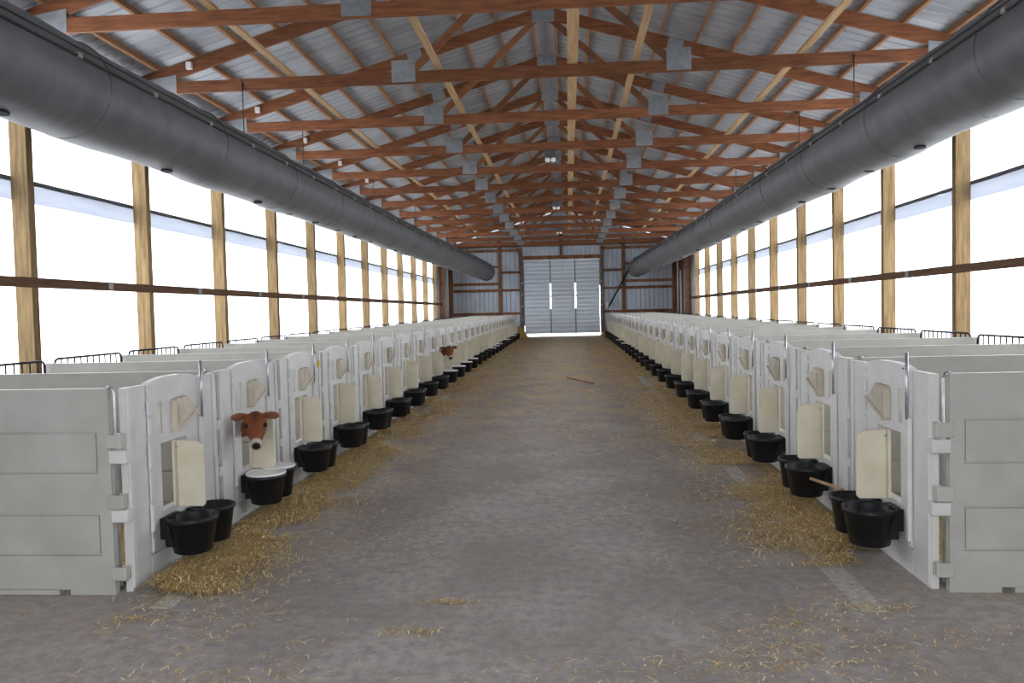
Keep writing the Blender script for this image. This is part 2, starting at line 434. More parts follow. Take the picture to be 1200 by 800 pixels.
for sd in (-1, 1):
    wl_box('stud', sd*3.09, sd*3.25, -.16, -.02, -.1, 5.4)
    wl_box('jamb', sd*2.0, sd*2.14, -.16, .02, .1, 4.9)
    for z in (1.55, 2.75): 
        wl_box('girt', sd*2.14, sd*3.09, -.10, -.03, z-.06, z+.06); wl_box('girt', sd*3.25, sd*5.6, -.10, -.03, z-.07, z+.07)
    wl_box('girt', sd*2.14, sd*3.09, -.10, -.03, 3.60, 3.72)
    wl_box('girt', sd*3.25, sd*5.6, -.12, -.03, 3.02, 3.16)
    wl_box('girt', sd*3.25, sd*5.6, -.10, -.03, 3.92, 4.02)
    wl_box('girt', sd*2.14, sd*5.6, -.10, -.03, 4.72, 4.86)
wl_box('header', -2.14, 2.14, -.18, -.02, 4.27, 4.47)
wl_box('top_beam', -5.6, 5.6, -.12, -.03, 4.95, 5.1)
wl_box('stud', -.07, .07, -.14, -.02, 4.47, 5.9)
wr = end_wall(YB, 'wall_front', 'ribbed metal end wall with an open doorway', -1, 4.25, 4.25, 2.03)

# overhead door: horizontal slats in three columns with daylight slits between them
door = thing('door_1', 'large closed pale grey slatted overhead door', 'door', (0, YE-.02, 0), kind='structure')
zb, zt = .47, 4.25
cols = ((-1.92, -.61), (-.54, .66), (.73, 1.93))
ns = 18; hs = (zt-zb)/ns
for i in range(ns):
    z0 = zb + i*hs
    for a, b_ in cols:
        mb = MB(); mb.prism([(-.005, z0+.012), (-.04, z0+.02), (-.04, z0+hs-.02), (-.005, z0+hs-.012)], a, b_, 'x')
        link('slat', mb.mesh('slat', 'door'), door)
for a, b_ in cols: link('backing', MB().box(a, b_, -.004, .01, zb, zt).mesh('backing', 'door'), door)
for x0, x1 in ((-.61, -.54), (.66, .73)):
    for z0, z1 in ((zb, 1.75), (3.05, zt)):
        link('stile', MB().box(x0, x1, -.045, .01, z0, z1).mesh('stile', 'galv'), door)
    link('crossbar', MB().box(x0-.02, x1+.02, -.05, -.03, 2.36, 2.42).mesh('crossbar', 'galv'), door)
link('stile', MB().box(-2.02, -1.92, -.045, .01, .9, zt).mesh('stile', 'galv'), door)
link('stile', MB().box(1.93, 2.02, -.045, .01, 2.9, zt).mesh('stile', 'galv'), door)
link('stile', MB().box(1.955, 2.02, -.045, .01, zb, 2.9).mesh('stile', 'galv'), door)
link('stile', MB().box(-2.02, -1.945, -.045, .01, zb, .9).mesh('stile', 'galv'), door)
link('pull_strap', MB().box(.02, .08, -.05, -.04, 3.75, zt+.2).mesh('pull_strap', 'white'), door)
for sd in (-1, 1):
    t = MB(); t.tube([(sd*2.07, -.2, .5), (sd*2.07, -.2, 4.7)], .03, 6); link('track', t.mesh('track', 'galv'), door)
    t = MB(); t.tube([(sd*2.07, -.2, 4.5), (sd*2.55, -.25, 5.0)], .025, 6); link('track_brace', t.mesh('track_brace', 'runner'), door)
    for z in (1.2, 1.9, 2.5, 3.1):
        link('roller', MB().lathe([(.035, -.03), (.05, 0), (.035, .03)], 8, (sd*2.02, -.19, z)).mesh('roller', 'white'), door)
sill = MB(); sill.prism([(YE-7, fz(YE-7)-.02), (YE-.05, fz(YE-.05)-.02), (YE+.4, fz(YE)-.02), (YE+.4, .34), (YE-.05, .33)], -2.0, 2.0, 'x')
tag(link('door_ramp', sill.mesh('door_ramp', 'floor')), 'low concrete ramp in front of the overhead door', 'ramp', kind='structure')

# ------------------------------------------------------------------ trusses
def build_truss():
    root = thing('roof_truss', '', 'truss', (0, TY0, 0), 'wooden roof trusses')
    T = .042
    bc = MB(); bc.box(-5.62, 5.62, -T/2, T/2, ZC, ZC+.165); link('bottom_chord', bc.mesh('bottom_chord', 'truss', bevel=.004), root)
    for sd in (-1, 1):
        tcm = MB(); h = .10
        tcm.prism([(0, top_z(0)+h), (sd*6.0, top_z(6.0)+h), (sd*6.0, top_z(6.0)-h), (0, top_z(0)-h)], -T/2, T/2, 'y')
        link('top_chord', tcm.mesh('top_chord', 'truss', bevel=.004), root)
    for sd in (-1, 1):
        wm = MB(); wm.beam((sd*1.84, 0, ZC+.1), (sd*.10, 0, top_z(.1)-.06), .04, .10, up=(0, 0, 1)); link('web', wm.mesh('web', 'web'), root)
        pl = MB()
        for q in (-1, 1): pl.box(sd*1.72, sd*2.05, q*(T/2), q*(T/2+.006), ZC+.02, ZC+.32)
        link('gusset_plate', pl.mesh('gusset_plate', 'galv'), root)
        pl = MB()
        for q in (-1, 1): pl.prism([(sd*5.14, ZC), (sd*5.62, ZC), (sd*5.62, top_z(5.62)+.02), (sd*5.14, top_z(5.14)+.02-.07)], q*(T/2), q*(T/2+.006), 'y')
        link('heel_plate', pl.mesh('heel_plate', 'galv'), root)
        pl = MB()
        for q in (-1, 1): pl.beam((sd*2.06, q*(T/2+.003), top_z(2.06)), (sd*2.30, q*(T/2+.003), top_z(2.30)), .006, .18)
        link('gusset_plate', pl.mesh('gusset_plate', 'galv'), root)
    pl = MB()
    for q in (-1, 1): pl.box(-.19, .19, q*(T/2), q*(T/2+.006), top_z(0)-.17, top_z(0)+.09)
    link('peak_plate', pl.mesh('peak_plate', 'galv'), root)
    return root
truss0 = build_truss()
box_me = MB().box(-.04, .04, -.03, .03, -.05, .05).mesh('junction_box', 'white', bevel=.004)
NT = 13
for i in range(NT):
    t = truss0 if i == 0 else copy_tree(truss0)
    t.location = (0, TY0+TS*i, 0)
    t['label'] = f'{ordn(i)} brown wooden roof truss from the camera, with grey steel plates'
    if i in (1, 2, 3, 4, 5): link('junction_box', box_me, t, (-4.93, -.052, top_z(4.93)))
for k, (x, wd, lab) in enumerate(((-3.47, .09, 'pale runner board on the trusses above the left duct side'), (-1.38, .09, 'pale runner board on the trusses left of the ridge'),
                      (.45, .14, 'pale wide runner board on the trusses just right of the ridge'), (1.30, .09, 'pale runner board on the trusses near the right plates'), (3.5, .09, 'pale runner board on the trusses beside the right duct'))):
    mb = MB(); mb.box(x-wd/2, x+wd/2, 5.0, YE-1.2, ZC+.166, ZC+.204)
    tag(link('runner_board', mb.mesh('runner_board', 'runner')), lab, 'board', 'runner boards on the trusses')

# ceiling lamps under the chords
def lamp():
    root = thing('ceiling_lamp', '', 'lamp', (0, 0, 0), 'lamps under the trusses')
    link('housing', MB().box(-.11, .11, -.09, .09, -.15, -.001).mesh('housing', 'lamp', bevel=.01), root)
    for dx in (-.055, .055):
        link('jar', MB().lathe([(.02, -.235), (.042, -.22), (.05, -.19), (.045, -.15)], 14, (dx, 0, 0)).mesh('jar', 'glass'), root)
    return root
lp0 = lamp()
for i, (n, lab) in enumerate(((3, 'nearest small twin-jar lamp under a truss below the ridge'), (6, 'middle small twin-jar lamp under a truss below the ridge'), (9, 'farthest small twin-jar lamp under a truss below the ridge'))):
    o = lp0 if i == 0 else copy_tree(lp0)
    o.location = (.03, TY0+TS*n, ZC); o['label'] = lab

# ------------------------------------------------------------------ ducts
RD, ZD = .436, 3.74
def duct(sd, label):
    root = thing('air_duct', label, 'duct', (sd*4.18, 0, ZD), 'fabric air ducts')
    def cxy(y):
        t = min(max((y-20)/18.0, 0), 1); t = t*t*(3-2*t)
        return -sd*.5*t, -.10*t
    def rad(y): return RD*(1 + .006*math.sin(y*2.1) + .004*math.sin(y*5.3+1))
    NA = 40
    ys = [YB+.3 + i*.14 for i in range(int((38.6-YB-.3)/.14)+1)]
    mb = MB()
    for y in ys:
        dx, dz = cxy(y); sag = -.02*math.sin((y-TY0)/TS*math.pi)**2
        # gathers at the seams
        k = abs(((y-1.0) % 3.66) - 1.83); pinch = 1-.03*math.exp(-((k-1.83)/.07)**2)
        for j in range(NA):
            t = 2*math.pi*j/NA
            r = rad(y)*pinch*(1+.006*math.sin(7*t+y*1.3))
            mb.v.append((dx+r*math.cos(t), y, dz+sag+r*math.sin(t)))
    n = len(ys)
    for i in range(n-1):
        for j in range(NA):
            mb.f.append((i*NA+j, i*NA+(j+1) % NA, (i+1)*NA+(j+1) % NA, (i+1)*NA+j)); mb.sm.append(True)
    fab = link('fabric_tube', mb.mesh('fabric_tube', 'duct'), root)
    for y, nm in ((ys[0], 'end_cap'), (ys[-1], 'end_cap')):
        dx, dz = cxy(y); e = MB(); s = 1 if y > 0 else -1
        prof = [(RD*.985, 0), (RD*.9, .06), (RD*.6, .12), (.02, .15)]
        for k in range(len(prof)-1): pass
        base = 0
        for r, h in prof:
            for j in range(NA):
                t = 2*math.pi*j/NA; e.v.append((dx+r*math.cos(t), y+s*h, dz+r*math.sin(t)))
        for i in range(len(prof)-1):
            for j in range(NA): e.f.append((i*NA+j, i*NA+(j+1) % NA, (i+1)*NA+(j+1) % NA, (i+1)*NA+j)); e.sm.append(True)
        e.f.append(tuple((len(prof)-1)*NA+j for j in range(NA))); e.sm.append(True)
        link(nm, e.mesh(nm, 'duct'), root)
    # suspension cable along the upper inner side, with clips
    ang = math.radians(16)
    ca = lambda y, off=0.: (cxy(y)[0] - sd*(RD+.012+off)*math.cos(ang), y, cxy(y)[1] + (RD+.012+off)*math.sin(ang))
    for a2 in (ang,):
        c = MB(); c.tube([ca(y) for y in [YB+.4+i*.9 for i in range(int((38.3-YB)/.9))]], .012, 6)
        link('support_cable', c.mesh('support_cable', 'wire'), root)
    c = MB(); an2 = math.radians(30)
    c.tube([(cxy(y)[0]-sd*(RD+.004)*math.cos(an2), y, cxy(y)[1]+(RD+.004)*math.sin(an2)) for y in [YB+.4+i*.9 for i in range(int((38.3-YB)/.9))]], .007, 6)
    link('seam', c.mesh('seam', 'wire'), root)
    clip = MB().box(-.012, .012, -.03, .03, -.012, .03).mesh('clip', 'steel')
    y = 4.0
    while y < 38:
        p = ca(y); link('clip', clip, root, p); y += 1.22
    # seam rings
    y = 2.0
    while y < 37.5:
        r = MB(); dx, dz = cxy(y); pts = []
        for j in range(33):
            t = 2*math.pi*j/32; pts.append((dx+(rad(y)+.003)*math.cos(t), y, dz+(rad(y)+.003)*math.sin(t)-.01))
        r.tube(pts, .008, 5, caps=False); link('seam_ring', r.mesh('seam_ring', 'duct'), root); y += 2.44
    # air holes on the lower outer side
    y = 4.7 if sd < 0 else 4.55
    while y < 37.5:
        dx, dz = cxy(y); a = math.radians(-94); hm = MB()
        nrm = Vector((sd*math.cos(a), 0, math.sin(a))); tn = Vector((-nrm.z, 0, nrm.x)); c0 = Vector((dx, y, dz-.01)) + nrm*(RD+.006)
        k = 16; 
        for h in (-.03, -.001):
            for j in range(k):
                t = 2*math.pi*j/k; q = c0 + nrm*h + tn*(.055*math.sin(t)) + Vector((0, .085*math.cos(t), 0)); hm.v.append(tuple(q))
        hm.f.append(tuple(range(k))); hm.sm.append(False); hm.f.append(tuple(reversed(range(k, 2*k)))); hm.sm.append(False)
        for j in range(k): hm.f.append((j, (j+1) % k, k+(j+1) % k, k+j)); hm.sm.append(False)
        link('air_hole', hm.mesh('air_hole', 'dark'), root); y += 1.30 if sd < 0 else 1.43
    # hanger wires up to the trusses
    for i in (1, 2, 4, 6, 8, 10):
        y = TY0 + TS*i - (.03 if i % 2 else -.03)
        w = MB(); p = (cxy(y)[0], y, cxy(y)[1]+RD-.03); w.tube([p, (p[0], y, ZC+.12-ZD)], .0075, 5)
        link('hanger_wire', w.mesh('hanger_wire', 'wire'), root)
    return root
duct(-1, 'long grey fabric air duct hung along the left side under the trusses')
duct(1, 'long grey fabric air duct hung along the right side under the trusses')

# leaning black auger pipe on the end wall
ap = thing('auger_pipe', 'thin black pipe slanting up the end wall right of the door', 'pipe', (2.35, YE-.35, 1.75))
link('tube', MB().tube([(0, 0, 0), (1.4, 0, 2.5)], .045, 10).mesh('tube', 'wire'), ap)
link('motor', MB().lathe([(.06, -.05), (.08, -.03), (.08, .22), (.05, .26)], 12, (-.05, 0, 0)).mesh('motor', 'white'), ap)
link('bracket', MB().box(-.10, .05, -.03, .12, -.2, -.12).mesh('bracket', 'endwood'), ap)

# ------------------------------------------------------------------ calf pens
def build_front(o_, P, mirror):
    """local axes: x = outward*o_, y = along the row away from the camera (s), z up"""
    X = lambda w: o_*w
    d0, d1 = .215*P, .755*P
    root = thing('pen_gate', '', 'pen gate', (0, 0, 0))
    T = .045
    f = MB()
    f.box(X(-T), X(0), .035, d0-.008, -.004, PH); f.box(X(-T), X(0), d1+.008, P-.035, -.004, PH)
    f.box(X(-T), X(0), d0-.008, d1+.008, -.004, .15)
    f.box(X(0), X(.012), .035, .085, .02, PH)               # edge flanges
    f.box(X(0), X(.012), P-.085, P-.035, .02, PH)
    link('front_panel', f.mesh('front_panel', 'plastic', bevel=.004), root)
    # the door leaf with its head opening, vent slot and arched top
    oa, ob, oz0, oz1 = .325*P, .60*P, .40, .83
    sa, sb = .322*P, .35*P
    g = MB()
    g.box(X(-T), X(.006), d0, oa, .16, .89); g.box(X(-T), X(.006), ob, d1, .16, .89)
    g.box(X(-T), X(-.004), oa, ob, .16, oz0); g.box(X(-T), X(.006), oa, ob, oz1, .89)
    # recess border under the opening
    g.box(X(-.004), X(.008), oa-.03, ob+.03, oz0-.02, oz0)
    g.box(X(-.004), X(.008), d0+.02, ob+.05, .16, .185)
    g.box(X(-T), X(.006), d0, sa, .89, 1.10); g.box(X(-T), X(.006), sb, d1, .89, 1.10)
    z = PH
    arch = [(d0, 1.10), (d1, 1.10), (d1, z-.005), (d1-.05, z+.012), (d1-.13, z+.026), (d1-.22, z+.034), (d0+.22, z+.034), (d0+.13, z+.026), (d0+.05, z+.012), (d0, z-.005)]
    g.prism(arch, X(-T), X(.006), 'x')
    leaf = link('gate_door', g.mesh('gate_door', 'plastic'), root)
    link('slot_rim', MB().tube([(X(.008), (sa+sb)/2-.02, .89), (X(.008), (sa+sb)/2-.022, 1.0), (X(.008), (sa+sb)/2-.02, 1.10)], .007, 6).mesh('slot_rim', 'cream'), leaf)
    # bottle holder: notched plate with a sloping ledge
    h0 = .44*P
    hp = [(h0, 1.08), (h0+.02, 1.10), (h0+.06, 1.105), (h0+.075, 1.09), (h0+.09, 1.105), (h0+.16, 1.105), (h0+.30, 1.0), (h0+.295, .988), (h0+.03, .888), (h0, .9)]
    bh = MB(); bh.prism(hp, X(.006), X(.045), 'x')
    bh.prism([(h0+.0, .90), (h0+.30, 1.012), (h0+.31, .995), (h0+.01, .88)], X(.006), X(.058), 'x')
    bh.box(X(.045), X(.052), h0+.03, h0+.045, .93, 1.06)
    hd = link('bottle_holder', bh.mesh('bottle_holder', 'holder', bevel=.004), leaf)
    # head flap standing open beside the opening
    fb = .47*P
    fp = MB()
    fp.box(X(.006), X(.022), fb-.045, fb, oz0-.01, oz1-.005)
    pts = [(.022, oz0-.02), (.19, oz0-.02), (.205, oz0), (.205, oz1-.07), (.19, oz1-.035), (.16, oz1-.015), (.022, oz1-.005)]
    fp.prism([(X(a), b_) for a, b_ in pts], fb-.012, fb+.010, 'y')
    fl_ = link('head_flap', fp.mesh('head_flap', 'cream', bevel=.004), leaf)
    link('flap_bolt', MB().lathe([(.009, 0), (.009, .008)], 8, (0, 0, 0)).mesh('flap_bolt', 'steel'), leaf, (X(.03), fb-.02, oz1-.05))
    # hinge column and latch rod of the door
    hy = d0 if not mirror else d1
    ry = d1 if not mirror else d0
    k = MB(); sgn = 1 if not mirror else -1
    for i, (z0, z1) in enumerate(((.17, .26), (.30, .47), (.50, .66), (.70, .86), (.90, 1.0), (1.03, 1.12), (1.15, 1.19))):
        if i % 2: k.box(X(.006), X(.024), hy-.022, hy+.012, z0, z1)
        else: k.box(X(.006), X(.016), hy-.014, hy+.018, z0, z1)
    link('door_hinge', k.mesh('door_hinge', 'plastic', bevel=.003), root)
    r = MB(); r.tube([(X(.028), ry, .93), (X(.028), ry, 1.33)], .010, 8)
    r.tube([(X(.028), ry, 1.235), (X(.03), ry+.035, 1.24), (X(.03), ry+.05, 1.23)], .008, 6)
    link('latch_rod', r.mesh('latch_rod', 'steel'), root)
    l = MB(); l.box(X(.006), X(.03), ry-.018, ry+.018, .20, .94); link('latch_channel', l.mesh('latch_channel', 'plastic', bevel=.004), root)
    # interlocking corner blocks
    for z0, z1 in ((.78, .86), (.43, .505)):
        link('corner_block', MB().box(X(-.085), X(.016), -.025, .055, z0, z1).mesh('corner_block', 'plastic', bevel=.006), root)
    return root
def build_divider(o_, P):
    X = lambda w: o_*w
    root = thing('pen_divider', '', 'panel', (0, 0, 0))
    w0, w1 = -.075, -2.20
    d = MB(); d.box(X(w0), X(w1), -.009, .009, .03, PH-.004)
    a, b_ = w0-.075, w1+.10
    for q in (-1, 1):
        y0, y1 = q*.009, q*.022
        d.box(X(w0), X(a), y0, y1, .03, PH); d.box(X(b_), X(w1), y0, y1, .03, PH)
        for z0, z1 in ((.03, .235), (.485, .725), (.975, PH)): d.box(X(a), X(b_), y0, y1, z0, z1)
        for z0, z1 in ((.247, .473), (.737, .963)): d.box(X(a-.012), X(b_+.012), y0, q*.0205, z0, z1)
    d.box(X(w0-.35), X(w1+.3), -.022, .022, 0, .032); d.box(X(w0), X(w0-.28), -.022, .022, -.002, .03)
    d.box(X(w0), X(w1), -.024, .024, PH-.012, PH+.006)
    link('panel', d.mesh('panel', 'divider'), root)
    for z0, z1 in ((.87, .955), (.51, .595), (.085, .165)):
        link('corner_block', MB().box(X(-.10), X(-.005), -.032, .03, z0, z1).mesh('corner_block', 'divider', bevel=.006), root)
    r = MB(); r.tube([(X(-.045), -.012, .05), (X(-.045), -.012, PH-.02), (X(-.055), -.012, PH+.004), (X(-.085), -.012, PH+.012)], .009, 8)
    link('hinge_pin', r.mesh('hinge_pin', 'steel'), root)
    return root
def build_rear(o_, P, split):
    X = lambda w: o_*w
    root = thing('rear_wire_gate', '', 'wire gate', (0, 0, 0))
    zt_, z0, ya, yb = 1.262, .0, .07, P-.07
    c = .05
    pts = [(X(-2.15), ya, z0), (X(-2.15), ya, zt_-c), (X(-2.15), ya+.015, zt_-.015), (X(-2.15), ya+c, zt_), (X(-2.15), yb-c, zt_), (X(-2.15), yb-.015, zt_-.015), (X(-2.15), yb, zt_-c), (X(-2.15), yb, z0), (X(-2.15), ya, z0)]
    link('gate_frame', MB().tube(pts, .011, 8).mesh('gate_frame', 'wire'), root)
    n = 11
    bars = MB()
    for i in range(1, n):
        y = ya + (yb-ya)*i/n
        m_ = bars if not split else MB()
        m_.tube([(X(-2.15), y, z0), (X(-2.15), y, zt_)], .007, 6)
        if split: link('wire_bar', m_.mesh('wire_bar', 'wire'), root)
    if not split:
        o = link('wire_bars', bars.mesh('wire_bars', 'wire'), root)
    return root
# buckets
def bucket_mesh(r1, r0, h):
    return MB().lathe([(r0*.9, 0), (r0, .006), (r1-.004, h-.03), (r1+.006, h-.028), (r1+.008, h), (r1-.004, h+.001), (r1-.012, h-.01), (r0-.012, .014)], 28).mesh('bucket', 'black')
BK = {'wide': (bucket_mesh(.155, .118, .23), .155, .118, .23), 'deep': (bucket_mesh(.138, .106, .24), .138, .106, .24)}
br_me = {o_: MB().box(-o_*.02, o_*.015, -.10, .10, .10, .235).box(o_*.01, o_*.07, -.10, -.07, .05, .225).mesh('bracket', 'black', bevel=.004) for o_ in (-1, 1)}
milk_me = {k: MB().lathe([(v[1]-.016, v[3]-.020), (v[1]-.006, v[3]-.004), (v[1]+.004, v[3]+.004), (v[1]+.005, v[3]+.016), (v[1]-.004, v[3]+.020), (v[1]-.010, v[3]+.010)], 28).mesh('white_liner', 'milk') for k, v in BK.items()}

rows = (('left', XL, 1, YL, PL, NL), ('right', XR, -1, YR, PR, NR))
MILK = {('left', 1): 'both'}
for n in (9, 10, 11, 12, 16, 17, 18, 21, 24): MILK[('left', n)] = 'wide'
for n in (16, 18): MILK[('right', n)] = 'wide'
for nm, xf, o_, y0, P, N in rows:
    front = build_front(o_, P, o_ < 0); div = build_divider(o_, P)
    rear_s = build_rear(o_, P, True); rear_j = None
    for n in range(N):
        y = y0 + n*P; z = fz(y)
        f = front if n == 0 else copy_tree(front)
        f.location = (xf, y, z)
        f['group'] = f'pen gates of the {nm} row'
        f['label'] = f'white pen gate with cream flap, {ordn(n)} from the camera in the {nm} row'
        d = div if n == 0 else copy_tree(div)
        d.location = (xf, y, z); d['group'] = f'pen dividers of the {nm} row'
        d['label'] = f'pale plastic side panel nearest the camera, closing the {nm} row of pens' if n == 0 else f'pale plastic divider panel between {ordn(n-1)} and {ordn(n)} pens of the {nm} row'
        if n < 5: r = rear_s if n == 0 else copy_tree(rear_s)
        else:
            if rear_j is None: rear_j = build_rear(o_, P, False); r = rear_j
            else: r = copy_tree(rear_j)
        r.location = (xf, y, z); r['group'] = f'rear wire gates of the {nm} row'
        r['label'] = f'black wire gate closing the back of the {ordn(n)} pen in the {nm} row'
        for kind, s, w, dz in (('wide', .365*P, .175, .128), ('deep', .635*P if o_ > 0 else .64*P, .155, .108)):
            me, r1, r0, h = BK[kind]
            jit = random.uniform(-.015, .015)
            yb_ = y + s + jit
            b_ = link('bucket', me, None, (xf+o_*w, yb_, z+dz + random.uniform(-.008, .008)))
            where = 'under the head flap of' if kind == 'wide' else 'on the far side of'
            mk = MILK.get((nm, n))
            full = mk in (kind, 'both')
            tag(b_, f'black rubber bucket {"with white liner " if full else ""}hung {where} the {ordn(n)} {nm} pen', 'bucket', f'black buckets along the {nm} row')
            link('bracket', br_me[o_], b_, (-o_*(w-.028), 0, 0))
            if full: link('white_liner', milk_me[kind], b_)
    # last side panel of the row
    d = copy_tree(div); y = y0+N*P; d.location = (xf, y, fz(y)); d['label'] = f'pale plastic side panel closing the far end of the {nm} row'
    # bedding inside the pens
    bd = MB(); ys = [y0+.05 + (N*P-.1)*i/200 for i in range(201)]
    xs = [xf-o_*(.08+2.0*j/12) for j in range(13)]
    for yy in ys:
        for x in xs: bd.v.append((x, yy, fz(yy)+.05+.035*random.random()))
    for i in range(200):
        for j in range(12):
            a = i*13+j; bd.f.append((a, a+1, a+14, a+13)); bd.sm.append(True)
    tag(link('straw_bedding', bd.mesh('straw_bedding', 'strawbed')), f'golden straw bedding inside the {nm} row of pens', 'straw', kind='stuff')

# ------------------------------------------------------------------ calves
def build_calf():
    """standing in the pen facing +x, head through the opening and turned to the camera; origin on the floor below the opening"""
    parts = MB()
    def loft(rings, n=20):
        """rings: (centre, half width vector, half height vector)"""
        base = len(parts.v)
        for c, a, b_ in rings:
            for j in range(n):
                t = 2*math.pi*j/n; parts.v.append(tuple(c + a*math.cos(t) + b_*math.sin(t)))
        for i in range(len(rings)-1):
            for j in range(n): parts.f.append((base+i*n+j, base+i*n+(j+1) % n, base+(i+1)*n+(j+1) % n, base+(i+1)*n+j)); parts.sm.append(True)
        parts.f.append(tuple(base+j for j in reversed(range(n)))); parts.sm.append(True)
        parts.f.append(tuple(base+(len(rings)-1)*n+j for j in range(n))); parts.sm.append(True)
    V = Vector
    def limb(pts):
        rings = []
        for i, (p, r) in enumerate(pts):
            p = V(p); a = V(pts[max(i-1, 0)][0]); b_ = V(pts[min(i+1, len(pts)-1)][0]); d = (b_-a).normalized()
            ref = V((0, 1, 0)) if abs(d.y) < .9 else V((1, 0, 0))
            u = d.cross(ref).normalized(); w = u.cross(d).normalized()
            rings.append((p, u*r, w*r))
        loft(rings, 14)
    # trunk along x
    tr_ = []
    for x, hw, hh, zc in ((-1.36, .05, .06, .70), (-1.32, .11, .12, .69), (-1.22, .145, .165, .67), (-1.05, .155, .175, .64), (-.88, .16, .185, .62), (-.72, .15, .19, .61), (-.56, .135, .185, .62), (-.44, .11, .155, .65), (-.36, .08, .11, .67)):
        tr_.append((V((x, 0, zc)), V((0, hw, 0)), V((0, 0, hh))))
    loft(tr_)
    # head frame
    phi, pd = math.radians(-68), math.radians(40)
    fwd = V((math.cos(phi)*math.cos(pd), math.sin(phi)*math.cos(pd), -math.sin(pd)))
    lat = V((-math.sin(phi), math.cos(phi), 0)); upv = fwd.cross(lat)*1.0
    if upv.z < 0: upv = -upv
    H0 = V((.175, -.205, .825))
    HP = lambda x, y, z: H0 + fwd*x + lat*y + upv*z
    # neck from shoulders to skull
    limb([((-.52, 0, .66), .14), ((-.38, 0, .68), .115), ((-.22, -.005, .69), .085), ((-.06, -.005, .70), .066), ((.03, -.035, .725), .063), ((.10, -.10, .76), .062), (tuple(HP(.02, 0, -.02)), .062)])
    hd = []
    for x, hw, hh, zc in ((-.03, .035, .045, .005), (-.012, .058, .068, 0), (.03, .074, .082, -.004), (.07, .080, .084, -.006), (.105, .076, .080, -.010), (.14, .062, .070, -.017), (.18, .046, .056, -.022), (.22, .040, .047, -.026), (.25, .042, .042, -.028), (.27, .038, .036, -.030), (.284, .024, .024, -.031)):
        hd.append((HP(x, 0, zc), lat*hw*1.08, upv*hh))
    loft(hd, 24)
    for sd in (-1, 1):
        # brow
        loft([(HP(.06+dx, sd*.058, .045), lat*r, upv*r) for dx, r in ((-.03, .008), (-.01, .026), (.015, .028), (.04, .008))], 10)
        # ear: flat leaf pointing sideways
        e0 = HP(.0, sd*.058, .030); ed = (lat*sd + upv*.02 + fwd*.12).normalized(); en = (fwd*.9 + upv*.1); en = (en - ed*en.dot(ed)).normalized(); ew = ed.cross(en)
        loft([(e0+ed*d, ew*w, en*t) for d, w, t in ((0, .020, .016), (.03, .034, .012), (.06, .042, .010), (.085, .042, .009), (.11, .030, .008), (.122, .012, .006))], 14)
    # legs: front straight with a knee, hind with stifle and hock
    for sd in (-1, 1):
        limb([((-.50, sd*.09, .60), .075), ((-.49, sd*.10, .48), .058), ((-.48, sd*.10, .36), .040), ((-.47, sd*.10, .30), .036), ((-.475, sd*.10, .20), .024), ((-.475, sd*.10, .14), .024), ((-.465, sd*.10, .10), .03), ((-.455, sd*.10, .06), .034)])
        limb([((-1.20, sd*.09, .66), .105), ((-1.14, sd*.10, .52), .085), ((-1.15, sd*.10, .42), .058), ((-1.24, sd*.10, .30), .036), ((-1.25, sd*.10, .27), .035), ((-1.23, sd*.10, .16), .024), ((-1.215, sd*.10, .12), .026), ((-1.20, sd*.10, .09), .03), ((-1.19, sd*.10, .06), .034)])
    limb([((-1.33, 0, .78), .03), ((-1.40, 0, .74), .022), ((-1.42, 0, .60), .016), ((-1.42, 0, .45), .022), ((-1.42, 0, .38), .008)])
    me = parts.mesh('calf_cage', 'hide')
    tmp = bpy.data.objects.new('calf_cage', me); COL.objects.link(tmp)
    rm = tmp.modifiers.new('remesh', 'REMESH'); rm.mode = 'VOXEL'; rm.voxel_size = .0065
    smo = tmp.modifiers.new('smooth', 'SMOOTH'); smo.factor = .5; smo.iterations = 3
    dg = bpy.context.evaluated_depsgraph_get()
    out = bpy.data.meshes.new_from_object(tmp.evaluated_get(dg), depsgraph=dg)
    bpy.data.objects.remove(tmp)
    out.materials.clear(); out.materials.append(MT['hide'])
    for p in out.polygons: p.use_smooth = True
    ca = out.color_attributes.new('tint', 'FLOAT_COLOR', 'POINT')
    brown, dark, pale, nose, pink, belly = (.185, .058, .022), (.06, .017, .009), (.50, .42, .36), (.010, .008, .010), (.30, .115, .08), (.30, .12, .05)
    sst = lambda a, b_, x: (lambda t: t*t*(3-2*t))(min(max((x-a)/(b_-a), 0), 1))
    lerp = lambda a, b_, t: tuple(p+(q-p)*t for p, q in zip(a, b_))
    for i, v in enumerate(out.vertices):
        r = v.co - H0; x, yy, z = r.dot(fwd), r.dot(lat), r.dot(upv)
        c = lerp(brown, belly, sst(.58, .45, v.co.z)) if v.co.x < -.2 else brown
        if x > -.05 and abs(yy) < .2 and v.co.x > -.15:
            c = lerp(c, dark, .75*sst(.05, .0, abs(yy))*sst(-.01, .03, z)*sst(.19, .05, x))       # dark forehead streak
            c = lerp(c, dark, .8*sst(.03, .014, (Vector((x-.105, abs(yy)-.072, z-.030))).length))  # eye ring
            c = lerp(c, pale, sst(.215, .235, x))                                                  # pale muzzle ring
            if x > .24: c = lerp(c, nose, sst(.24, .25, x)*sst(1.15, .85, math.hypot(yy/.032, (z+.016)/.026)))
            if abs(yy) > .085: c = lerp(c, pink, .45*sst(.085, .12, abs(yy)))
        ca.data[i].color = (*c, 1)
    root = link('calf', out)
    em = MB(); em.lathe([(.001, -.016), (.009, -.014), (.015, -.007), (.0165, 0), (.015, .007), (.009, .014), (.001, .016)], 14)
    em = em.mesh('eye', 'eye')
    for sd in (-1, 1): link('eye', em, root, HP(.108, sd*.071, .031))
    return root
calf = build_calf()
ox = .395*PL
def put_calf(o, n, label):
    y = YL + n*PL + ox; o.location = (XL, y, fz(y)); tag(o, label, 'calf', 'calves looking out of the left row')
